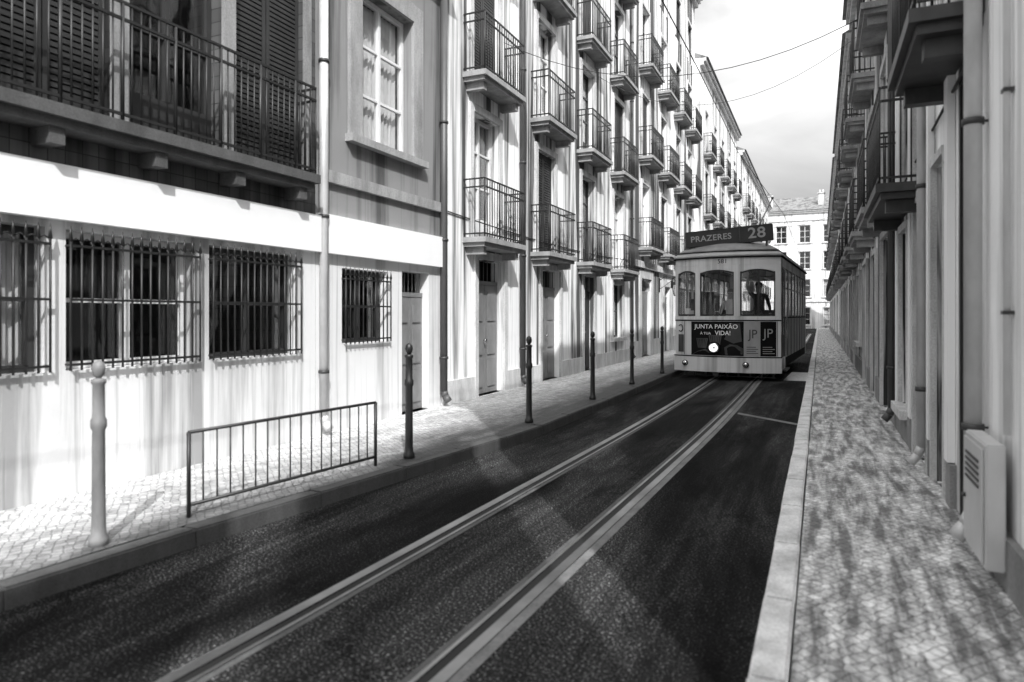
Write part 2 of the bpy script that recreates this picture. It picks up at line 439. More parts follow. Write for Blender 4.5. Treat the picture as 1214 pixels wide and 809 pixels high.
def f_door(w, h, y=.12):
    def fn(mb):
        for x0, x1 in ((.01, w/2-.006), (w/2+.006, w-.01)):
            mb.box(x0, x1, y, y+.05, .01, h*.82)
            pw = x1-x0
            for z0, z1 in ((.12, .62), (.72, 1.25), (1.35, h*.82-.12)):
                if z1 > z0: mb.box(x0+pw*.18, x1-pw*.18, y-.02, y-.002, z0, z1, bev=.008)
        mb.box(.01, w-.01, y-.01, y+.05, h*.82+.004, h*.82+.07)
        for i in range(7):
            x = w*(i+.5)/7; mb.cyl((x, y+.02, h*.82+.07), (x, y+.02, h-.01), .009, 5)
    return fn
def f_grille(w, h, step=.085):
    def fn(mb):
        n = int(w/step)
        for z in (.05, h*.5, h-.14): mb.box(0, w, -.075, -.055, z-.01, z+.01)
        for i in range(n+1):
            x = w*i/n; mb.cyl((x, -.065, .0), (x, -.065, h-.10), .010, 5)
            mb.cyl((x, -.065, h-.10), (x, -.065, h+.02), .018, 5, r1=.002)
        for i in range(n):
            xa, xb = w*i/n, w*(i+1)/n; r = (xb-xa)/2
            mb.tube([((xa+xb)/2 - r*math.cos(k*math.pi/4), -.065, h-.14+r*1.4*math.sin(k*math.pi/4)) for k in range(5)], .006, 4)
        for x in (.0, w/2, w):
            for z in (.05, h-.14): mb.cyl((x, -.065, z), (x, .01, z), .01, 5)
    return fn
def building(label, loc, rot, W, H, holes, wall, upper=None, zsplit=None, depth=7.0, roof=True, trim='trim', plinth=.6, plinth_mat='granite',
             bands=(), group=None, cat='building', name='apartment_building', cornice=.3, chim=2, gap=None):
    """local frame: x along the facade, -y outwards, z up. holes: dicts u,w,z0,z1,kind,..."""
    t = thing(name, label, cat, loc, rot, group)
    H4 = [(h['u'], h['u']+h['w'], h['z0'], h['z1']) for h in holes]
    mb = MB(); grid_wall(mb, W, H, H4, zsplit)
    mb.face([(0,0,0),(0,depth,0),(0,depth,H),(0,0,H)], 1 if upper else 0); mb.face([(W,0,0),(W,0,H),(W,depth,H),(W,depth,0)], 1 if upper else 0)
    mb.face([(0,depth,0),(W,depth,0),(W,depth,H),(0,depth,H)])
    mb.face([(0,2.2,0),(W,2.2,0),(W,2.2,H),(0,2.2,H)], 2)
    mb.build('wall', [M[wall], M[upper or wall], M['inside']], t)
    if plinth:
        edges = sorted([(h['u']-.14, h['u']+h['w']+.14) for h in holes if h['z0'] < plinth]); x = 0.0
        for a, b in edges + [(W, W)]:
            if a - x > .05: mb = MB(); mb.box(x+.002, a-.002, -.045, .02, 0.0, plinth); mb.build('plinth', M[plinth_mat], t)
            x = max(x, b)
    for z0, z1, pr, m in bands:
        mb = MB(); mb.box(0.003, W-.003, -pr, .02, z0, z1); mb.build('string_course', M[m], t)
    if roof:
        mb = MB(); mb.box(.002, W-.002, -cornice, .05, H-.16, H-.002); mb.box(.002, W-.002, -cornice*.6, .05, H-.34, H-.162)
        mb.build('cornice', M[trim], t)
        mb = MB(); rz = H+min(2.2, depth*.28)
        mb.face([(0,-cornice-.1,H),(W,-cornice-.1,H),(W,depth/2,rz),(0,depth/2,rz)]); mb.face([(0,depth+.1,H),(0,depth/2,rz),(W,depth/2,rz),(W,depth+.1,H)])
        mb.face([(0,-cornice-.1,H),(0,depth/2,rz),(0,depth+.1,H)]); mb.face([(W,-cornice-.1,H),(W,depth+.1,H),(W,depth/2,rz)])
        mb.face([(0,-cornice-.1,H+.0015),(0,depth+.1,H+.0015),(W,depth+.1,H+.0015),(W,-cornice-.1,H+.0015)])
        rf = mb.build('roof', M['roof'], t)
        for i in range(chim):
            u = W*(i+.5)/chim + random.uniform(-.5,.5); mb = MB(); mb.box(u-.35, u+.35, 1.2, 1.8, H+.3, H+2.0, bev=.02); mb.box(u-.42, u+.42, 1.13, 1.87, H+2.002, H+2.12)
            for k in (-.17, .17): mb.cyl((u+k, 1.5, H+2.1), (u+k, 1.5, H+2.45), .09, 8)
            mb.build('chimney', M['mid'], rf)
    for h in holes:
        k = h['kind']; w = round(h['w'],3); hh = round(h['z1']-h['z0'],3); L = (h['u'], 0, h['z0'])
        st = h.get('trim', trim); fm = h.get('frame', 'frame')
        if h.get('surround', True):
            link('window_surround' if k != 'door' else 'door_surround', cached(('surround', w, hh, h.get('st', .13), h.get('arch', False), k == 'window', st), f_surround(w, hh, h.get('st', .13), h.get('arch', False), k == 'window'), M[st]), t, L)
        if k == 'door':
            d = link('door', cached(('door', w, hh, fm), f_door(w, hh), M[fm]), t, L)
            mb = MB(); mb.cyl((w/2-.08,.10,1.0),(w/2-.08,.05,1.0),.012,6); mb.cyl((w/2-.08,.05,1.0),(w/2-.08,.035,1.0),.028,8); mb.build('handle', M['chrome'], d)
        elif k == 'gate':
            mb = MB()
            for i in range(int(hh/.11)): mb.box(.01, w-.01, .15, .17+.012*(i%2), .11*i+.004, .11*i+.106)
            mb.build('roller_shutter', M[fm], t, L)
        else:
            rows = 3 if hh > 1.8 else 2
            f = link('window', cached(('window', w, hh, rows, fm), f_frame(w, hh, rows, 2, .06, .35 if k == 'french' else 0), M[fm]), t, L)
            link('pane', cached(('pane', w, hh), lambda mb: mb.box(.03, w-.03, .172, .180, .03, hh-.03), M['glass']), f)
            c = h.get('curtain', random.random() < .45)
            if c: link('curtain', cached(('curtain', w, hh, c), f_netfull(w, hh) if c == 'full' else f_curtain(w, hh), M['curtain']), f)
            if h.get('shutter'): link('shutter', cached(('shutter', w, hh), f_shutter(w, hh), M['wood']), t, L)
        if h.get('grille'): link('window_grille', cached(('grille', w, hh), f_grille(w, hh), M['iron']), t, L)
        if h.get('balcony'):
            bw, bd = h['balcony']
            b = link('balcony', cached(('balcony', bw, bd), f_balcony(bw, bd), M[h.get('slab','pale_trim')]), t, (h['u']+w/2, 0, h['z0']-.02))
            link('railing', cached(('railing', bw, bd, h.get('scroll', False)), f_railing(bw, bd, scroll=h.get('scroll', False)), M['iron']), b)
    return t

LX = -5.6; RX = 0.95
def left(label, y0, y1, H, holes, wall, **k):
    for h in holes: h['u'] = h['y'] - h['w']/2 - y0
    return building(label, (LX + k.pop('dx', 0), y0+.002, .0), R(90), y1-y0-.004, H, holes, wall, **k)
def right(label, y0, y1, H, holes, wall, **k):
    for h in holes: h['u'] = y1 - h['y'] - h['w']/2
    return building(label, (RX + k.pop('dx', 0), y1-.002, .0), R(-90), y1-y0-.004, H, holes, wall, **k)
def O(y, w, z0, z1, kind, **k): return dict(y=y, w=w, z0=z0, z1=z1, kind=kind, **k)

# A1: nearest building on the left: white barred ground floor, broad white band, dark tiles and a long balcony over it
h = [O(-1.55+1.42*i, 1.26, 1.14, 2.30, 'window', grille=True, frame='wood' if i%2 else 'frame', surround=False, curtain=('full' if i in (3,) else False)) for i in range(6)]
h += [O(y, 1.05, 3.24, 5.6, 'french', frame='wood', trim='granite', st=.10, curtain=False, shutter=(i % 2 == 1)) for i, y in enumerate((-1.2, .5, 2.0, 3.35, 4.55, 5.75))]
A1 = left('nearest left building, barred white ground floor below a dark tiled wall with long balcony', -2.5, 6.5, 6.7, h, 'bright', upper='tile', zsplit=2.55, plinth=0, depth=6,
     bands=((2.36, 2.80, .10, 'band'),))
b = link('balcony', cached(('balcony', 8.6, .32), f_balcony(8.6, .32, .10), M['dconcrete']), A1, (4.42, 0, 3.22))
link('railing', cached(('railing', 8.6, .32), f_railing(8.6, .32, step=.085), M['iron']), b)
# A2: grey building with framed window
h = [O(8.0, 1.25, 3.95, 6.0, 'window', trim='pale_trim', st=.26, curtain='full'),
     O(7.5, 1.0, 1.22, 2.2, 'window', grille=True, frame='wood', surround=False, curtain=False), O(8.75, .75, .12, 2.25, 'door', frame='wood_mid', surround=False)]
left('narrow grey building with one pale framed window above a white ground floor', 6.5, 9.5, 7.2, h, 'bright', upper='grey', zsplit=2.6, plinth=0, depth=7,
     bands=((2.36, 2.84, .09, 'band'), (3.25, 3.4, .06, 'pale_trim')), trim='pale_trim', chim=1)
# B: tall white building
def rows(ys, zs, w=1.05, hh=2.25, bal=(1.75, .45), **k):
    return [O(y, w, z, z+hh, 'french', balcony=bal, shutter=random.random() < .3, frame=random.choice(('frame','wood','wood')), **k) for z in zs for y in ys]
h = rows((11.1, 14.1, 17.1, 20.1), (2.95, 5.8, 8.65, 11.5, 14.3))
h += [O(11.3, 1.1, .12, 2.6, 'door', frame='wood_mid'), O(14.4, 1.15, .12, 2.6, 'door', frame='wood_mid'), O(17.2, .9, .12, 2.6, 'door', frame='wood'), O(20.0, 1.1, .9, 2.5, 'window', frame='wood')]
left('tall white building with four bays of iron balconies, directly behind the row of bollards', 9.5, 21.5, 17.6, h, 'white', plinth=.5, plinth_mat='trim', depth=9, chim=3)
# C: stone building with arched door
h = rows((23.6, 26.6, 29.6, 32.4), (3.9, 7.0, 10.1, 13.0), bal=(1.9, .5), scroll=True)
for q in h:
    if q['z0'] > 12: q['balcony'] = None; q['z0'] += .5
h += [O(23.7, 1.5, .12, 2.85, 'door', arch=True, frame='wood_mid', st=.28), O(27.3, 1.1, .12, 2.7, 'door', frame='wood', st=.2), O(30.6, 1.3, .12, 2.7, 'door', frame='wood')]
C_ = left('pale stone building with an arched doorway just left of the tram', 21.5, 34, 17.0, h, 'white2', plinth=.7, plinth_mat='trim', depth=9, bands=((3.2, 3.42, .12, 'trim'),), chim=3)
h = rows((36, 39.2, 42.4, 45.6, 48.6), (3.6, 6.7, 9.8)) + [O(y, 1.2, .12, 2.7, 'door', frame='wood') for y in (37, 41, 45)]
left('fourth building along the left side, white, its roofline just over the tram sign', 34, 50, 14.2, h, 'white', plinth=.5, plinth_mat='trim', depth=9, chim=3, dx=.25)
h = rows([52.5+3.3*i for i in range(8)], (3.4, 6.4, 9.4)) + [O(y, 1.2, .12, 2.7, 'door', frame='wood') for y in (53, 59, 65, 71)]
left('farthest left building, long pale front receding behind the tram roof', 50, 79, 13.2, h, 'white2', plinth=.5, plinth_mat='trim', depth=9, chim=5, dx=.5)
# right side
h = [O(2.9, 1.0, 1.5, 2.9, 'window', st=.1), O(2.9, 1.05, 6.7, 8.9, 'french', balcony=(1.6,.38))]
right('nearest right building, bright white wall carrying the low meter cabinet', 1.15, 5.06, 9.6, h, 'rwhite', plinth=.4, depth=6, chim=1, cornice=.22)
h = [O(5.56, .74, .12, 3.30, 'door', frame='wood', surround=False), O(6.72, .62, .12, 2.9, 'door', frame='wood', st=.06), O(7.85, .9, .12, 2.75, 'door', frame='wood', st=.1), O(9.35, .8, .5, 2.6, 'window', frame='wood', st=.08, grille=False),
     O(5.85, 1.1, 3.62, 5.8, 'french', balcony=(1.5,.42), slab='gun'), O(9.0, 1.1, 2.98, 5.2, 'french', balcony=(2.1,.42), slab='gun', frame='wood')]
h += [O(y, 1.05, 6.7, 8.9, 'french', balcony=(1.6,.38), slab='gun') for y in (6.0, 8.7)]
R1 = right('second right building, streaked wall with a tall narrow dark doorway and dark low balconies', 5.06, 10.2, 10.4, h, 'rmid', plinth=.45, depth=6, chim=2, cornice=.22)
for y, w_ in ((6.2,.16),(7.2,.12),(8.6,.2),(10.0,.16)):
    mb = MB(); u = 10.2-y; mb.box(u-w_/2, u+w_/2, -.055, -.003 if y != 6.2 else -.003, .46, 9.9); mb.build('pilaster', M['band'], R1)
h = rows((12.0, 15.2, 18.4, 21.3), (3.2, 6.2), bal=(1.7, .4)) + [O(11.8, 1.5, .12, 2.8, 'gate', frame='gun', st=.1), O(14.3, 1.0, .12, 2.7, 'door', frame='wood', st=.1),
      O(16.9, 1.2, .12, 2.7, 'door', frame='wood', st=.1), O(19.6, 1.2, .9, 2.6, 'window', frame='wood', st=.1), O(21.8, .9, .12, 2.6, 'door', frame='wood_mid', st=.1)]
right('third right building, stained white wall with a grey roller shutter at street level', 10.2, 23, 10.6, h, 'rmid', plinth=.5, depth=6, chim=2, cornice=.22)
h = rows([24.8+3.1*i for i in range(5)], (3.2, 6.2), bal=(1.7,.4)) + [O(y, 1.1, .12, 2.6, 'door', frame='wood', st=.1) for y in (25,28.4,31.5,35)]
right('fourth right building, stained wall crowded with small balconies beyond the roller shutter', 23, 40, 10.2, h, 'rmid', plinth=.5, depth=6, chim=3, cornice=.22)
h = rows([42+3.4*i for i in range(10)], (3.2, 6.2), bal=(1.7,.4)) + [O(y, 1.1, .12, 2.6, 'door', frame='wood', st=.1) for y in (43,50,57,64,70)]
right('farthest right building, long white front at the far end of the pavement', 40, 76, 10.0, h, 'rwhite', plinth=.5, depth=6, chim=4, cornice=.22)
# end of the street: white walls and frames stand in for the haze there
h = []
for i in range(8):
    for z in (.4, 3.6, 6.8, 9.8): h.append(dict(u=.9+2.5*i, w=1.15, z0=z, z1=z+2.0, kind='window', frame='frame'))
building('pale building closing the far end of the street, rows of framed windows', (-13, 84, 0), 0, 21, 13.5, h, 'bright', plinth=0, depth=9, chim=4, bands=((3.0,3.2,.1,'trim'),(12.3,12.5,.1,'trim')))
# behind the camera on the right: two added, unseen blocks; skewed slots beside them shape the sunbeams on the road
sk = .809/.588
def skewed(y0, y1, H, label):
    t = thing('sun_blocker', label, 'sun blocker', (RX, y0, 0))
    D = 3.4; P = [(0,0),(0,y1-y0),(D,y1-y0-D*sk),(D,-D*sk)]
    mb = MB(); mb.prism(P, 0, H); mb.build('wall', M['rwhite'], t)
    mb = MB(); mb.prism([(-.15,.0),(-.15,y1-y0),(D,y1-y0-D*sk),(D,-D*sk)], H+.002, H+.18); mb.build('roof', M['roof'], t)
    for a in (0.25, .65):
        y = (y1-y0)*a; mb = MB(); mb.box(-.05, -.002, y, y+.9, 1.0, 2.4); f = mb.build('window', M['frame'], t)
        mb = MB(); mb.box(-.056, -.052, y+.08, y+.82, 1.08, 2.32); mb.build('pane', M['glass'], f)
skewed(-2.1, 0.55, 7.3, 'low white block added behind the viewer to shape the sunbeams, nearer the doorway')
skewed(-8.5, -2.85, 7.3, 'low white block added behind the viewer to shape the sunbeams, farther back along the pavement')

# ------------------------------------------------------------------ pipes, boxes, lanterns, wires
def downpipe(x, s, y, H, mat, label, r=.05):
    t = thing('drainpipe', label, 'drainpipe', (x+s*.08, y, 0), 0, 'rainwater drainpipes on the house fronts')
    mb = MB(); mb.cyl((0,0,.35),(0,0,H),r,12); mb.tube([(0,0,.36),(s*.03,0,.28),(s*.09,0,.2)], r, 10); mb.build('pipe', mat, t)
    for i in range(int(H/1.9)):
        mb = MB(); z = .9+1.9*i; mb.lathe([(r+.002,z-.02),(r+.012,z-.02),(r+.012,z+.02),(r+.002,z+.02)], 12); mb.box(-.012,.012,-.01,.01,z-.01,z+.01); mb.cyl((0,0,z),(-s*.085,0,z),.008,5); mb.build('bracket', M['gun'], t)
downpipe(LX, 1, 6.56, 6.5, M['zinc'], 'pale drainpipe between the dark tiled wall and the grey one', .055)
downpipe(LX, 1, 9.46, 7, M['dpipe'], 'dark drainpipe at the edge where grey wall meets tall white building', .06)
downpipe(LX, 1, 12.65, 17, M['dpipe'], 'dark drainpipe between the first and second bays of the tall white building', .06)
downpipe(LX, 1, 21.5, 16.8, M['dpipe'], 'dark drainpipe on the left side beside the arched doorway', .05)
downpipe(RX, -1, 5.02, 10.2, M['zinc'], 'pale drainpipe beside the tall narrow dark doorway on the right')
downpipe(RX, -1, 7.35, 10.2, M['zinc'], 'pale drainpipe before the third doorway of the streaked right building', .04)
downpipe(RX, -1, 10.2, 10.2, M['dpipe'], 'dark drainpipe at the corner before the grey roller shutter', .05)
for y, lb in ((4.42,'thin white cable conduit above the meter cabinet on the right wall'),(6.3,'thin white cable conduit between tall dark doorway and grey door on the right')):
    c = thing('cable_conduit', lb, 'conduit', (RX-.03, y, 0)); mb = MB(); mb.cyl((0,0,.95),(0,0,10.0),.018,8); mb.build('tube', M['frame'], c)
    for z in (1.6,2.8,4.0,5.2,6.4): mb = MB(); mb.box(-.022,.028,-.03,.03,z,z+.02); mb.build('clip', M['gun'], c)
t = thing('meter_cabinet', 'low pale cabinet with louvres fixed to the bright right wall near the ground', 'cabinet', (RX, 4.35, .22))
mb = MB(); mb.box(-.14, -.002-.045, 0, .55, 0, .68, bev=.008); mb.build('body', M['boxw'], t)
mb = MB(); mb.box(-.152, -.142, .03, .52, .03, .65, bev=.003); d = mb.build('door', M['boxw'], t)
mb = MB()
for i in range(5): mb.box(-.158, -.1525, .1, .45, .42+.035*i, .435+.035*i)
mb.build('louvre', M['gun'], d)
mb = MB(); mb.cyl((-.152,.47,.3),(-.172,.47,.3),.014,8); mb.build('handle', M['gun'], d)

def lantern(y, label):
    t = thing('wall_lantern', label, 'lantern', (LX, y, 2.55))
    mb = MB(); mb.tube([(0,0,.35),(.25,0,.5),(.55,0,.42),(.62,0,.32)], .015, 6); mb.tube([(0,0,.0),(.3,0,.2),(.55,0,.4)], .011, 6); mb.box(0,.03,-.05,.05,-.1,.45); mb.build('bracket', M['iron'], t)
    mb = MB(); mx = Matrix.Translation((.62,0,-.25)); mb.lathe([(.05,0),(.07,.02),(.06,.03)], 6, mx); mb.lathe([(.19,.42),(.14,.5),(.04,.56),(.02,.6)], 6, mx)
    for i in range(6):
        a = i*math.pi/3; mb.cyl((.62+.06*math.cos(a), .06*math.sin(a), -.22), (.62+.16*math.cos(a), .16*math.sin(a), .17), .007, 4)
    mb.build('cage', M['iron'], t)
    mb = MB(); mb.lathe([(.055,.03),(.15,.415)], 6, mx); mb.build('glazing', M['glass'], t)
lantern(25.9, 'black iron wall lantern between the arched doorway and the tram')

# bollards
bol = thing('bollard', 'first', 'bollard', (-4.1, 2.85, .12), 0, 'iron bollards along the left kerb')
mb = MB(); mb.lathe([(.075,0),(.075,.04),(.058,.06),(.052,.12),(.047,.70),(.060,.72),(.060,.76),(.047,.78),(.045,.98),(.055,.99),(.055,1.01),(.02,1.02)], 16); mb.build('shaft', M['iron'], bol)
mb = MB(); mb.lathe([(.02,1.02),(.042,1.04),(.052,1.075),(.042,1.11),(.01,1.13)], 16); mb.build('finial', M['iron'], bol)
bol.scale = (.8,.8,1.05)
lab = ['black iron bollard nearest the viewer, below the barred windows', 'black iron bollard second along the kerb, at the end of the low guard rail',
       'black iron bollard third along the kerb, by the first door of the tall white building', 'black iron bollard fourth along the left kerb, in the middle of the street view',
       'black iron bollard fifth along the kerb, short of the arched doorway', 'black iron bollard farthest away, right beside the front of the tram']
for i, y in enumerate((2.85, 5.9, 8.5, 11.3, 14.1, 17.0)):
    o = bol if i == 0 else copy_tree(bol)
    o.location = (kx(y)-.26 if i < 5 else kx(y)-.20, y, .12); o['label'] = lab[i]
bol['label'] = 'weathered pale grey bollard nearest the viewer, below the barred windows'
for ch in [q for q in bpy.data.objects if q.parent == bol]:
    ch.data = ch.data.copy(); ch.data.materials[0] = M['midiron']
# low guard railing near the left kerb
t = thing('guard_railing', 'low black iron guard rail of thin upright bars between the two nearest bollards', 'railing', (kx(3.5)-.3, 3.5, .12))
mb = MB(); dx = (kx(5.45)-kx(3.5)); L = 1.95; n = 17
bars = MB()
for i in range(n+1):
    f = i/n; p = (dx*f, L*f)
    bars.cyl((p[0], p[1], 0.0 if i in (0, n) else .09), (p[0], p[1], .62), .016 if i in (0, n) else .0065, 6)
bars.build('uprights', M['iron'], t)
for z in (.09, .62): mb.cyl((0,0,z),(dx,L,z),.014,6)
mb.build('rail', M['iron'], t)

# overhead wires
def span(p0, p1, r, name, label, sag=.1):
    mb = MB(); n = 14; pts = []
    for i in range(n+1):
        f = i/n; p = Vector(p0).lerp(Vector(p1), f); p.z -= sag*4*f*(1-f); pts.append(p)
    mb.tube(pts, r, 5); return tag(mb.build(name, M['wire']), label, 'wire')
mb = MB()
pts = [(tx(y)+(.0), y, 5.75) for y in range(-3, 61, 3)]
mb.tube(pts, .009, 5); tag(mb.build('contact_wire', M['wire']), 'long overhead contact wire above the tram track', 'wire')
span((LX,11.9,6.9),(RX,12.4,6.6),.007,'span_wire','nearer cross wire strung over the street between the house fronts',.9)
span((LX+.25,36,6.9),(RX,36.5,6.6),.008,'span_wire','farther cross wire strung over the street beyond the tram',.8)

span((LX,17.9,8.2),(RX,15.9,7.6),.006,'telephone_cable','thin cable sagging diagonally between the upper balconies of the two sides',1.2)
span((LX+.02,9.7,3.3),(LX+.02,21.4,3.35),.012,'facade_cable','black cable sagging along the tall white building just above its doors',.12)
span((RX-.02,5.2,3.35),(RX-.02,22.8,2.95),.012,'facade_cable','black cable running along the right house fronts above the doors',.10)
# ------------------------------------------------------------------ the tram (local: x right, +y towards its rear, front at y=0)
TRM = thing('tram', 'old pale single-deck tram with route board PRAZERES 28 coming down the street', 'tram', (-2.10, 17.0, 0), R(-3))
TRM.scale = (1.07, 1, 1)
HW = 1.17; TL = 8.3
def fy(x): return .30*(abs(x)/HW)**2.3
def fpanel(mb, xa, xb, z0, z1, off=0.0, th=.04, n=8, zlo=None, zhi=None, mi=0):
    """curved panel on the front between x stations"""
    xs = [xa+(xb-xa)*i/n for i in range(n+1)]
    lo = zlo or (lambda s: z0); hi = zhi or (lambda s: z1)
    rows_ = []
    for i, x in enumerate(xs):
        s = 2*i/n-1; y = fy(x)-off
        rows_.append([mb.bm.verts.new(p) for p in ((x,y,lo(s)),(x,y,hi(s)),(x,y+th,hi(s)),(x,y+th,lo(s)))])
    for A, B in zip(rows_, rows_[1:]):
        for k in range(4):
            f = mb.bm.faces.new((A[k], B[k], B[(k+1)%4], A[(k+1)%4])); f.material_index = mi
    mb.bm.faces.new(rows_[0]); mb.bm.faces.new(rows_[-1][::-1])
WZ0, WZ1 = 1.56, 2.70
wins = [(-1.10,-.66),(-.55,.21),(.34,1.06)]
for a, b in ((-HW,-1.10),(-.66,-.55),(.21,.34),(1.06,HW)):
    mb = MB(); fpanel(mb, a, b, WZ0, WZ1+.10, off=.012, n=3, th=.07); mb.build('window_pillar', M['tw'], TRM)
for s in (-1, 1): mb = MB(); mb.box(min(s*HW, s*(HW-.05)), max(s*HW, s*(HW-.05)), .302, .42, .5, 2.80); mb.build('corner_post', M['tw'], TRM)
mb = MB()
for a, b in wins: fpanel(mb, a, b, WZ1-.06, WZ1+.10, th=.05, zlo=lambda s: WZ1-.01-.07*s*s, n=12)
fpanel(mb, -HW, HW, WZ1+.102, 2.98, off=.004, th=.05, n=24)
mb.build('header_panel', M['tw'], TRM)
mb = MB(); fpanel(mb, -HW-.004, HW+.004, 1.47, WZ0-.002, off=.03, th=.08, n=24); mb.build('sill_band', M['tw'], TRM)
for i, (a, b) in enumerate(wins):
    mb = MB()
    t_ = .028; g = .003
    fpanel(mb, a+g, a+t_, WZ0+.01, WZ1-.05, off=-.012, th=.04, n=2); fpanel(mb, b-t_, b-g, WZ0+.01, WZ1-.05, off=-.012, th=.04, n=2)
    fpanel(mb, a+t_+.001, b-t_-.001, WZ0+.01, WZ0+.045, off=-.012, th=.04); fpanel(mb, a+t_+.001, b-t_-.001, 0, 0, off=-.012, th=.04, n=12, zlo=lambda s: WZ1-.045-.07*s*s, zhi=lambda s: WZ1-.015-.07*s*s)
    if i == 2:
        mb.bm.verts.ensure_lookup_table(); fpanel(mb, .70, .74, WZ0+.046, WZ1-.03, off=-.010, th=.04, n=2)
    f = mb.build('windscreen', M['wood'] if i else M['gun'], TRM)
    mb = MB(); fpanel(mb, a+.01, b-.01, WZ0+.02, WZ1-.03, off=-.03, th=.006, n=12, zhi=lambda s: WZ1-.02-.07*s*s); mb.build('pane', M['tglass'], f)
mb = MB(); fpanel(mb, -HW, HW, .56, 1.468, off=0, th=.05, n=28); mb.build('front_panel', M['tw'], TRM)
mb = MB(); fpanel(mb, -HW-.02, HW+.02, .20, .56, off=.05, th=.12, n=28)
for s in (-1,1): mb.box(min(s*(HW-.06), s*(HW+.02)), max(s*(HW-.06), s*(HW+.02)), .372, 1.1, .26, .555)
bump_o = mb.build('bumper', M['tw'], TRM)
mb = MB(); fpanel(mb, -HW-.022, HW+.022, .562, .585, off=.054, th=.06, n=28); mb.build('bumper_strip', M['trub'], TRM)
mb = MB(); fpanel(mb, -HW-.008, HW+.008, 1.44, 1.466, off=.012, th=.03, n=28); mb.build('drip_strip', M['trub'], TRM)
for x in (-.93, 1.10):
    mb = MB(); fpanel(mb, x-.006, x+.006, .60, 1.43, off=.006, th=.004, n=1); mb.build('seam', M['gun'], TRM)
for s in (-1, 1):
    for k in range(7):
        y = 1.9+.9*k; mb = MB(); mb.box(*sorted((s*(HW+.001), s*(HW+.010))), y-.012, y+.012, .525, 1.495); mb.build('seam_strip', M['gun'], TRM)
# advertising on the front
def curved_text(body, size, x, z, off, mat, parent, name='lettering', sx=1.0, bold=0.0, space=1.0, ext=.002):
    me = text_mesh(body, size, ext, sx, bold, space)
    for v in me.vertices: v.co = (v.co.x+x, v.co.y+fy(v.co.x+x)-off, v.co.z+z)
    me.materials.append(mat); return link(name, me, parent)
mb = MB(); fpanel(mb, -.76, .42, .60, 1.425, off=.006, th=.005, n=18); ad = mb.build('poster', M['poster'], TRM); ad['label'] = 'black poster with white slogan over a picture of cups'
curved_text('JUNTA PAIXÃO', .150, -.19, 1.30, .012, M['plet'], ad, bold=.0005, sx=.94)
curved_text('À TUA', .085, -.42, 1.135, .012, M['plet'], ad)
curved_text('VIDA!', .150, -.03, 1.145, .012, M['plet'], ad, bold=.001, sx=.92)
# picture of cups and a folded cloth on the poster
def picture(poly, mat, off, name):
    mb = MB(); vs = [mb.bm.verts.new((x, fy(x)-off, z)) for x, z in poly]; mb.bm.faces.new(vs); return mb.build(name, mat, ad)
def cup(x, z, s, name):
    mb = MB()
    for i in range(7):
        a = x + s*(-.5+i/6.0*1.0); w_ = s*.055
        vs = [mb.bm.verts.new((px, fy(px)-.010, pz)) for px, pz in ((a-w_, z+s*.9),(a+w_, z+s*.9),(x+(a-x)*.7+w_, z),(x+(a-x)*.7-w_, z))]; mb.bm.faces.new(vs)
    vs = [mb.bm.verts.new((px, fy(px)-.0115, pz)) for px, pz in ((x-s*.56,z+s*.9),(x+s*.56,z+s*.9),(x+s*.56,z+s*.99),(x-s*.56,z+s*.99))]; mb.bm.faces.new(vs)
    mb.build(name, M['pmid'], ad)
cup(-.50, .78, .24, 'cup_picture'); cup(-.20, .84, .26, 'cup_picture')
picture([(-.75,.605),(-.60,.70),(-.42,.76),(-.30,.66),(-.12,.61)], M['pmid'], .0092, 'cloth_picture')
picture([(.02,.62),(.40,.64),(.41,.78),(.28,.86),(.12,.88),(.0,.80)], M['pmid'], .0092, 'cloth_picture')
picture([(.06,.66),(.38,.69),(.30,.75),(.10,.74)], M['poster'], .0110, 'cloth_picture')
picture([(.0,1.0),(.16,1.38),(.34,1.38),(.38,.95),(.2,.9)], simple('poster_shade', .05, .4), .0088, 'bag_picture')
mb = MB(); fpanel(mb, .425, .76, .60, 1.425, off=.007, th=.006, n=6); p1 = mb.build('poster_panel', M['plight'], TRM); p1['label'] = 'silver poster panel lettered JP'
mb = MB(); fpanel(mb, .762, 1.08, .60, 1.425, off=.007, th=.006, n=6); p2 = mb.build('poster_panel', M['poster'], TRM); p2['label'] = 'black poster panel lettered JP'
curved_text('JP', .30, .61, 1.12, .014, M['gun'], p1, sx=.8)
curved_text('JP', .30, .92, 1.14, .014, M['plight'], p2, sx=.85)
for px_, pp, m_ in ((.60, p1, M['gun']), (.93, p2, M['plight'])):
    mb = MB()
    for i in range(4): fpanel(mb, px_-.12, px_+.12-.05*(i%2), .66+.05*i, .675+.05*i, off=.0135, th=.003, n=2)
    mb.build('small_print', m_, pp)
for xa, xb in ((-1.09,-.95),):
    mb = MB(); fpanel(mb, xa, xb, .66, 1.10, off=.007, th=.005, n=4); mb.build('side_poster', M['pmid'], TRM)
# emblem ring on the left of the front
mb = MB(); c = (-1.03, 1.26); pts = []
for k in range(15):
    a = -2.4 + k*4.8/14; pts.append((c[0]+.055*math.cos(a), fy(c[0]+.055*math.cos(a))-.014, c[1]+.085*math.sin(a)))
mb.tube(pts, .011, 5); mb.build('emblem', M['trub'], TRM)
# number
curved_text('581', .15, -.04, 2.885, .010, M['trub'], TRM, name='fleet_number')
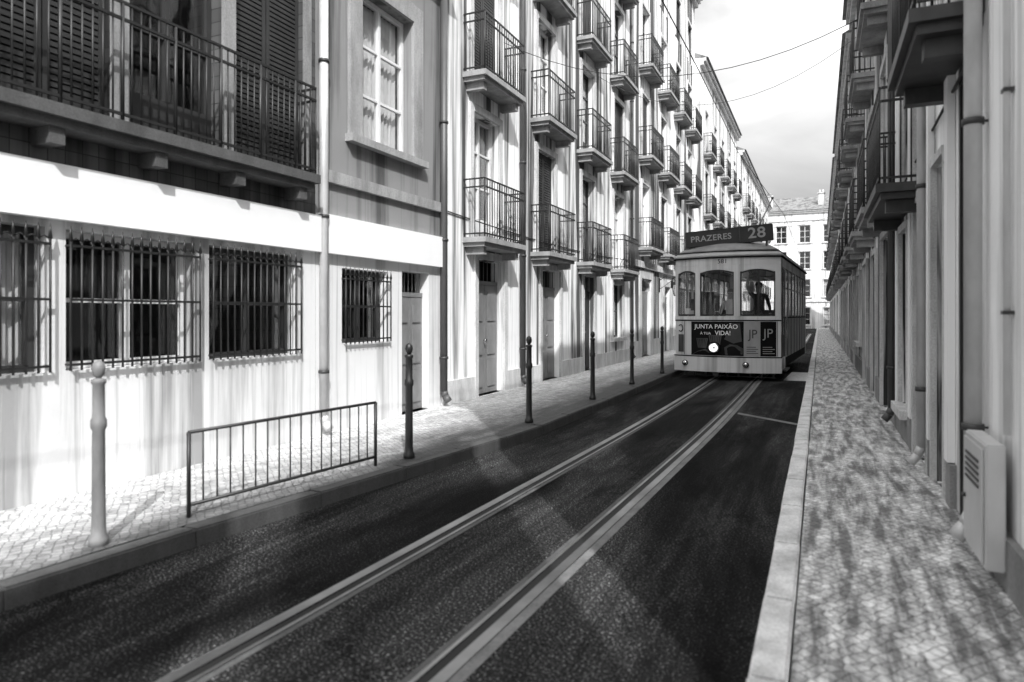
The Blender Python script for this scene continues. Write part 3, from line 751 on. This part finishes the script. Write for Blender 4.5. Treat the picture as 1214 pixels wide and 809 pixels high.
# headlamp and bumper lamps
def lampo(x, z, r, d, off, name, lens, rim):
    mx = Matrix.Translation((x, fy(x)-off, z)) @ Matrix.Rotation(R(90), 4, 'X')
    mb = MB(); mb.lathe([(r*1.12,0),(r*1.25,d*.5),(r*1.22,d*.9),(r*1.02,d)], 24, mx); o = mb.build(name, rim, TRM)
    mb = MB(); mb.lathe([(r,d*.9),(r*.98,d*1.02),(r*.7,d*1.25),(r*.3,d*1.38),(.002,d*1.42)], 24, mx); mb.build('lens', lens, o); return o
hl = lampo(-.22, .79, .120, .08, .004, 'headlight', M['chrome'], M['trub'])
mb = MB(); mb.lathe([(.098,0),(.092,.012),(.05,.022),(.002,.026)], 24, Matrix.Translation((-.22, fy(.22)-.004-.112, .79)) @ Matrix.Rotation(R(90), 4, 'X')); mb.build('lit_glass', M['lamp'], hl)
mb = MB(); mx = Matrix.Translation((-.20, fy(.2)-.16, .795)) @ Matrix.Rotation(R(90), 4, 'X'); mb.lathe([(.022,0),(.02,.01),(.002,.014)], 10, mx); mb.build('bulb', M['gun'], hl)
for x in (-.90, .47): lampo(x, .40, .055, .05, .052, 'bumper_light', M['chrome'], M['trub'])
# sides
for s in (-1, 1):
    X0, X1 = (HW-.04, HW) if s > 0 else (-HW, -HW+.04)
    ydoor = (.42, 1.28) if s > 0 else None
    ys_ = [.42] if s < 0 else [1.28]
    st = ys_[0]; n = 7; wd = (TL-.3-st)/n
    mb = MB(); mb.box(X0, X1, st, TL-.3, .52, 1.50); mb.build('side_panel', M['tc'], TRM)
    mb = MB(); mb.box(X0, X1, .421, TL-.3, WZ1+.06, 2.98); 
    for i in range(n+1):
        y = st+wd*i; mb.box(X0, X1, max(st, y-.05), min(TL-.3, y+.05), 1.532, WZ1+.058)
    mb.build('side_frame', M['tw'], TRM)
    mb = MB(); mb.box(X0-.008, X1+.008, st, TL-.3, 1.502, 1.530); mb.build('belt_rail', M['trub'], TRM)
    for i in range(n):
        y = st+wd*i+.052; y2 = st+wd*(i+1)-.052
        mb = MB(); xm = (X0+X1)/2
        mb.box(xm-.012, xm+.012, y, y+.03, 1.534, WZ1+.056); mb.box(xm-.012, xm+.012, y2-.03, y2, 1.534, WZ1+.056)
        mb.box(xm-.012, xm+.012, y+.031, y2-.031, 1.534, 1.57); mb.box(xm-.012, xm+.012, y+.031, y2-.031, WZ1+.02, WZ1+.056); mb.box(xm-.010, xm+.010, y+.031, y2-.031, 2.25, 2.28)
        f = mb.build('window', M['wood'], TRM)
        mb = MB(); mb.box(xm-.003, xm+.003, y+.02, y2-.02, 1.55, WZ1+.04); mb.build('pane', M['tglass'], f)
    mb = MB(); mb.box(min(s*(HW-.10), s*(HW-.02)), max(s*(HW-.10), s*(HW-.02)), 1.3, TL-.3, .28, .515); mb.build('skirt', M['trub'], TRM)
    if ydoor:
        for k in range(2):
            ya, yb = .425+.427*k, .845+.427*k; mb = MB()
            mb.box(X0+.004,X1-.006, ya, ya+.06, .42, 2.72); mb.box(X0+.004,X1-.006, yb-.06, yb, .42, 2.72); mb.box(X0+.004,X1-.006, ya+.061, yb-.061, .42, 1.10); mb.box(X0+.004,X1-.006, ya+.061, yb-.061, 2.62, 2.72)
            d = mb.build('door', M['gun'], TRM)
            mb = MB(); mb.box((X0+X1)/2-.003,(X0+X1)/2+.003, ya+.05, yb-.05, 1.09, 2.63); mb.build('pane', M['tglass'], d)
        mb = MB(); mb.box(HW-.25, HW+.10, .45, 1.25, .24, .28); mb.box(HW-.02, HW+.0, .45, 1.25, .282, .41); mb.build('door_step', M['gun'], TRM)
        mb = MB(); mb.cyl((HW+.03,1.33,1.0),(HW+.03,1.33,2.1),.014,8); mb.cyl((HW-.01,1.33,1.02),(HW+.03,1.33,1.02),.01,6); mb.cyl((HW-.01,1.33,2.08),(HW+.03,1.33,2.08),.01,6); mb.build('grab_rail', M['chrome'], TRM)
# rear end
mb = MB(); mb.box(-HW, HW, TL-.298, TL-.25, .3, 1.5)
for a, b in ((-HW,-1.05),(-.5,-.4),(.4,.5),(1.05,HW)): mb.box(a, b, TL-.298, TL-.25, 1.502, 2.758)
mb.box(-HW, HW, TL-.298, TL-.25, 2.76, 2.98); mb.build('rear_panel', M['tw'], TRM)
# roof: rings inset from the plan outline
def plan(ins):
    P = []; n = 24; hw = HW-ins
    for i in range(n+1):
        x = -hw+2*hw*i/n; P.append((x, fy(x*HW/hw)+ins))
    for i in range(1, 9): P.append((hw, .3+ins + (TL-.6-2*ins)*i/8))
    for i in range(n+1):
        x = hw-2*hw*i/n; P.append((x, TL-.02-fy(x*HW/hw)-ins))
    for i in range(1, 8): P.append((-hw, TL-.3-ins-(TL-.6-2*ins)*i/8))
    return P
def rings(levels, name, mat, smooth=True):
    mb = MB(); prev = None
    for ins, z in levels:
        V = [mb.bm.verts.new((x, y, z)) for x, y in plan(ins)]
        if prev:
            for i in range(len(V)):
                f = mb.bm.faces.new((prev[i], prev[(i+1)%len(V)], V[(i+1)%len(V)], V[i])); f.smooth = smooth
        else: first = V
        prev = V
    mb.bm.faces.new(prev); mb.bm.faces.new(first[::-1]); return mb.build(name, mat, TRM)
rings([(.03,2.965),(-.04,2.968),(-.05,2.98),(-.045,2.995),(.0,3.0)], 'eave', M['trub'])
rings([(.0,3.001),(-.03,3.004),(-.02,3.05),(.05,3.125)], 'lower_roof', M['troof2'])
rings([(.04,3.124),(.03,3.128),(.045,3.145)], 'roof_bead', M['trub'])
rings([(.05,3.146),(.12,3.20),(.26,3.29),(.42,3.37),(.60,3.43),(.80,3.47),(1.0,3.49)], 'roof', M['troof'])
# destination board
sg = MB(); sg.box(-.95, 1.00, .40, .56, 0, .40, bev=.012)
sb = sg.build('destination_box', M['tsign'], TRM); sb.location = (0, 0, 3.34); sb.rotation_euler = (0, R(-3.2), 0)
def sign_text(body, size, x, z, sx=1, bold=0):
    me = text_mesh(body, size, .002, sx, bold, 1.05)
    for v in me.vertices: v.co += Vector((x, .396, z))
    me.materials.append(M['tlet']); return link('lettering', me, sb)
sign_text('PRAZERES', .205, -.36, .19, .98, .003); sign_text('28', .36, .66, .20, 1.05, .006)
mb = MB()
for x0, x1, z0, z1 in ((-.93,.98,.385,.395),(-.93,.98,.008,.018),(.275,.295,.02,.38)): mb.box(x0, x1, .388, .399, z0, z1)
mb.build('trim', M['gun'], sb)
mb = MB()
for x in (-.75, -.1, .5, .85): mb.box(x-.02, x+.02, .44, .52, 3.16, 3.38)
mb.build('board_bracket', M['gun'], TRM)
# trolley pole and roof gear
mb = MB(); mb.box(-.35,.35,3.6,4.4,3.42,3.50,bev=.01); mb.lathe([(.16,3.5),(.14,3.6),(.06,3.66)],14,Matrix.Translation((0,4.0,0))); mb.build('trolley_base', M['gun'], TRM)
mb = MB(); mb.cyl((0,4.0,3.64),(.12,8.6,5.70),.022,8); mb.cyl((.12,8.6,5.70),(.12,8.65,5.75),.04,8); mb.build('trolley_pole', M['iron'], TRM)
mb = MB()
for s in (-1,1):
    mb.tube([(s*.5,1.3,3.38),(s*.5,1.3,3.62),(s*.5,2.6,3.62),(s*.5,2.6,3.38)],.012,6)
    for k in range(5): mb.tube([(s*.5+.09*math.cos(a)*.0,1.5+.22*k+.09*math.cos(a),3.52+.09*math.sin(a)) for a in [q*math.pi/4 for q in range(9)]],.008,5)
mb.tube([(-.5,1.3,3.62),(.5,1.3,3.62)],.012,6); mb.build('roof_rack', M['iron'], TRM)
# underside
mb = MB(); mb.box(-.95,.95,.5,7.7,.30,.5); mb.box(-.8,.8,.45,.52,.14,.30); mb.build('chassis', M['trub'], TRM)
for x in (-.53,.53):
    for y in (2.9, 5.4):
        mx = Matrix.Translation((x-.04,y,.33)) @ Matrix.Rotation(R(90),4,'Y')
        mb = MB(); mb.lathe([(.05,-.02),(.33,0),(.33,.07),(.35,.075),(.35,.09),(.05,.1)],22,mx); mb.build('wheel', M['gun'], TRM)
mb = MB(); mb.cyl((-.2,.1,.17),(-.2,.5,.2),.04,8); mb.cyl((-.2,.1,.17),(-.2,.04,.17),.075,10); mb.build('coupler', M['gun'], TRM)
mb = MB()
for i in range(9): mb.box(-1.0+.25*i-.02,-1.0+.25*i+.02,.42,.46,.06,.24)
for z in (.06,.15,.23): mb.box(-1.05,1.05,.462,.48,z,z+.02)
mb.build('lifeguard', M['gun'], TRM)
# mirror
mb = MB(); mb.tube([(-HW,.30,2.55),(-HW-.07,.24,2.52),(-HW-.07,.24,2.45)],.008,5); mb.box(-HW-.10,-HW-.04,.22,.24,2.27,2.45,bev=.006); mb.build('mirror', M['gun'], TRM)
# wiper
mb = MB(); mb.cyl((-.1,fy(.1)-.02,1.6),(.02,fy(.1)-.015,2.25),.006,5); mb.build('wiper', M['trub'], TRM)
# interior
mb = MB(); mb.box(-1.12,1.12,.40,TL-.31,.66,.72); mb.build('floor', M['wood_in'], TRM)
mb = MB(); mb.box(-1.12,1.12,.36,TL-.31,2.93,2.955); mb.build('ceiling', M['ceil_in'], TRM)
for y in (1.9,2.7,3.5,4.3,5.1,5.9,6.7):
    for x in (-.68,.68):
        mb = MB(); mb.box(x-.4,x+.4,y,y+.42,1.08,1.16,bev=.02); mb.box(x-.4,x+.4,y+.40,y+.46,1.165,1.72,bev=.02)
        mb.box(x-.3,x-.26,y+.1,y+.3,.722,1.078); mb.box(x+.26,x+.3,y+.1,y+.3,.722,1.078); mb.build('bench', M['wood_in'], TRM)
mb = MB(); mb.box(-1.1,1.1,.42,.58,.722,1.47,bev=.01); mb.build('driver_desk', M['wood_in'], TRM)
mb = MB(); mb.lathe([(.09,1.472),(.09,1.55),(.04,1.56)],14,Matrix.Translation((-.35,.52,0))); mb.cyl((-.35,.52,1.565),(-.25,.62,1.60),.012,6); mb.build('controller', M['chrome'], TRM)
mb = MB(); mb.box(-1.10,-.35,1.45,1.49,.722,2.2); mb.box(-1.1,-.35,1.45,1.49,2.66,2.92); mb.box(-.39,-.35,1.45,1.49,2.2,2.66); mb.build('cab_screen', M['wood_in'], TRM)
mb = MB()
for x, z, w_, h_ in ((-1.02,1.60,.12,.16),(-.92,1.58,.1,.12),(-.97,1.95,.03,.5),(-.88,2.0,.05,.45),(-.79,1.95,.04,.42)): mb.box(x,x+w_,.70,.706,z,z+h_)
mb.build('papers', M['paper'], TRM)
mb = MB(); mb.lathe([(.16,1.30),(.18,1.33),(.16,1.37)],16,Matrix.Translation((0,1.12,0))); mb.cyl((0,1.12,.722),(0,1.12,1.30),.03,8); mb.build('driver_seat', M['trub'], TRM)
for x in (-.3,.3):
    mb = MB(); mb.cyl((x,1.6,2.72),(x,TL-.6,2.72),.014,6)
    for y in (1.7,3.4,5.1,6.8): mb.cyl((x,y,2.72),(x,y,2.93),.01,6)
    mb.build('hand_rail', M['chrome'], TRM)

# ------------------------------------------------------------------ people in the tram
def skin_figure(name, verts, edges, label, rootloc, mat, root=0):
    me = bpy.data.meshes.new(name); me.from_pydata([v[:3] for v in verts], edges, [])
    o = bpy.data.objects.new(name, me); COL.objects.link(o)
    md = o.modifiers.new('skin', 'SKIN'); md.use_smooth_shade = True
    sv = me.skin_vertices[0].data
    for i, v in enumerate(verts): sv[i].radius = (v[3], v[4] if len(v) > 4 else v[3])
    sv[root].use_root = True
    sd = o.modifiers.new('sub', 'SUBSURF'); sd.levels = 2; sd.render_levels = 2
    dg = bpy.context.evaluated_depsgraph_get(); dg.update()
    m2 = bpy.data.meshes.new_from_object(o.evaluated_get(dg)); bpy.data.objects.remove(o); bpy.data.meshes.remove(me)
    m2.materials.clear(); [m2.materials.append(x) for x in mat]
    ob = link(name, m2); ob.location = rootloc; tag(ob, label, 'person'); return ob
def person(label, loc, rotz, hips, chest, head, hands, elbows, knees, feet, cloth, hairlen=0):
    V = []; E = []
    def add(p, r, r2=None, par=None):
        V.append((*p, r, r2 or r)); i = len(V)-1
        if par is not None: E.append((par, i))
        return i
    hi = add(hips, .14, .11); wa = add([hips[k]*.55+chest[k]*.45 for k in range(3)], .13, .10, hi); ch = add(chest, .16, .11, wa)
    nk = add([chest[0]*.4+head[0]*.6, chest[1]*.4+head[1]*.6, head[2]-.15], .05, .05, ch)
    jaw = add((head[0], head[1]-.015, head[2]-.05), .065, .075, nk); cr = add((head[0], head[1]+.01, head[2]+.05), .078, .09, jaw); add((head[0], head[1]+.01, head[2]+.10), .045, .05, cr)
    add((head[0], head[1]-.115, head[2]-.01), .012, .012, jaw)
    for s, ha, el in ((-1, hands[0], elbows[0]), (1, hands[1], elbows[1])):
        sh = add((chest[0]+s*.17, chest[1], chest[2]+.10), .058, None, ch); e = add(el, .042, None, sh); w = add([ha[k]*.9+el[k]*.1 for k in range(3)], .026, None, e); p = add(ha, .032, .018, w)
        d = Vector(ha)-Vector(el); d.normalize(); sd = d.cross(Vector((0,0,1)))
        if sd.length < .1: sd = Vector((1,0,0))
        sd.normalize()
        for k, fl in enumerate((.075,.085,.08,.062)):
            b = Vector(ha)+sd*(k-1.5)*.019+d*.03; f1 = add(b+d*fl*.5, .008, None, p); add(b+d*fl+Vector((0,0,-.02)), .007, None, f1)
        add(Vector(ha)+sd*-.05+d*.02, .009, None, p)
    for s, kn, ft in ((-1, knees[0], feet[0]), (1, knees[1], feet[1])):
        th = add((hips[0]+s*.09, hips[1], hips[2]-.04), .085, None, hi); k_ = add(kn, .058, None, th); a = add((ft[0], ft[1]+.0, ft[2]+.08), .038, None, k_); add((ft[0], ft[1]-.13, ft[2]+.03), .035, .03, a)
    o = skin_figure('person', V, E, label, loc, [M[cloth], M['skin']])
    o.rotation_euler = (0, 0, rotz)
    for p in o.data.polygons:
        c = p.center
        if c.z > head[2]-.14 or min((Vector(c)-Vector(h)).length for h in hands) < .085: p.material_index = 1
    mb = MB(); bmesh.ops.create_uvsphere(mb.bm, u_segments=16, v_segments=10, radius=1.0)
    for v in mb.bm.verts: v.co = Vector((head[0]+v.co.x*.092, head[1]+.028+v.co.y*.098, head[2]+.055+v.co.z*(.09+hairlen*(v.co.z < 0))))
    for f in mb.bm.faces: f.smooth = True
    mb.build('hair', M['hair'], o)
    mb = MB()
    for s in (-1, 1):
        bmesh.ops.create_uvsphere(mb.bm, u_segments=8, v_segments=6, radius=.011, matrix=Matrix.Translation((head[0]+s*.032, head[1]-.083, head[2]+.012)))
    mb.build('eyes', M['hair'], o)
    return o
Tm = Matrix.Translation((-2.10,17.0,0)) @ Matrix.Rotation(R(-3),4,'Z')
def tw(x, y, z): return Tm @ Vector((x, y, z))
person('tram driver in a pale shirt seated behind the middle windscreen, one hand on the controls', tw(-.02,1.08,.722), R(-3), (0,.02,.72), (0,-.03,1.10), (0,-.07,1.40),
       ((-.27,-.42,.94),(.22,-.40,.86)), ((-.27,-.12,.86),(.27,-.12,.84)), ((-.13,-.36,.62),(.13,-.36,.62)), ((-.13,-.34,.02),(.13,-.34,.02)), 'shirt')
person('dark-coated passenger standing behind the right windscreen with one arm raised to the rail', tw(.62,1.35,.722), R(10), (0,0,.90), (0,0,1.28), (0,-.02,1.58),
       ((-.20,.05,1.93),(.27,-.10,.84)), ((-.30,-.05,1.60),(.26,.03,1.08)), ((-.09,-.02,.48),(.10,-.03,.48)), ((-.09,0,.0),(.10,0,.0)), 'coat', .06)

# ------------------------------------------------------------------ sky, sun, camera
EL, AZ = 42, 36
sun_h = Vector((math.sin(R(AZ)), -math.cos(R(AZ)), 0))
sd = Vector((sun_h.x*math.cos(R(EL)), sun_h.y*math.cos(R(EL)), math.sin(R(EL))))
L = bpy.data.lights.new('sun', 'SUN'); L.energy = 4.8; L.angle = R(0.5); L.color = (1, 1, 1)
so = bpy.data.objects.new('sun', L); COL.objects.link(so); so.rotation_euler = sd.to_track_quat('Z', 'Y').to_euler(); so.location = (8, -10, 20)
w = bpy.data.worlds.new("World"); SC.world = w; w.use_nodes = True; nt = w.node_tree
bg = nt.nodes['Background']; sky = nd(nt, 'ShaderNodeTexSky', sky_type='NISHITA'); sky.sun_disc = False
sky.sun_elevation = R(EL); sky.sun_rotation = math.atan2(sd.x, sd.y); sky.air_density = 1.4; sky.dust_density = 4.0; sky.ozone_density = .5
bw = nd(nt, 'ShaderNodeRGBToBW'); nt.links.new(sky.outputs[0], bw.inputs[0])
tc = nd(nt, 'ShaderNodeTexCoord'); mp = nd(nt, 'ShaderNodeMapping'); mp.inputs['Scale'].default_value = (1,1,2.2); nt.links.new(tc.outputs['Generated'], mp.inputs[0])
nz = nd(nt, 'ShaderNodeTexNoise'); nz.inputs['Scale'].default_value = 2.6; nz.inputs['Detail'].default_value = 7; nz.inputs['Distortion'].default_value = .4; nt.links.new(mp.outputs[0], nz.inputs['Vector'])
rp = nd(nt, 'ShaderNodeValToRGB'); rp.color_ramp.elements[0].position = .30; rp.color_ramp.elements[0].color = g4(0); rp.color_ramp.elements[1].position = .62; rp.color_ramp.elements[1].color = g4(.95); nt.links.new(nz.outputs['Fac'], rp.inputs[0])
mx = nd(nt, 'ShaderNodeMix', data_type='RGBA'); nt.links.new(rp.outputs[0], mx.inputs[0]); nt.links.new(bw.outputs[0], mx.inputs[6]); mx.inputs[7].default_value = g4(7.6)
sx = nd(nt, 'ShaderNodeSeparateXYZ'); nt.links.new(tc.outputs['Generated'], sx.inputs[0])
# overcast veil: brighter towards the zenith than at the horizon
gr = nd(nt, 'ShaderNodeMapRange'); nt.links.new(sx.outputs['Z'], gr.inputs['Value']); gr.inputs['From Min'].default_value = .15; gr.inputs['From Max'].default_value = .8; gr.inputs['To Min'].default_value = .75; gr.inputs['To Max'].default_value = 2.5
vm = nd(nt, 'ShaderNodeVectorMath', operation='SCALE'); nt.links.new(mx.outputs[2], vm.inputs[0]); nt.links.new(gr.outputs[0], vm.inputs['Scale'])
nt.links.new(vm.outputs[0], bg.inputs[0]); bg.inputs[1].default_value = .15

cd = bpy.data.cameras.new('camera'); cam = bpy.data.objects.new('camera', cd); COL.objects.link(cam); SC.camera = cam
cd.sensor_width = 36; cd.lens = 800/1214*36; cd.shift_y = -31.5/1214; cd.clip_start = .05; cd.clip_end = 2000
cd.dof.use_dof = True; cd.dof.focus_distance = 15.5; cd.dof.aperture_fstop = 1.4
cam.location = (0, 0, 1.6); cam.rotation_euler = (R(90), 0, R(24.5))
SC.view_settings.view_transform = 'Standard'; SC.view_settings.look = 'None'; SC.view_settings.exposure = 0; SC.view_settings.gamma = 1
SC.render.engine = 'CYCLES'
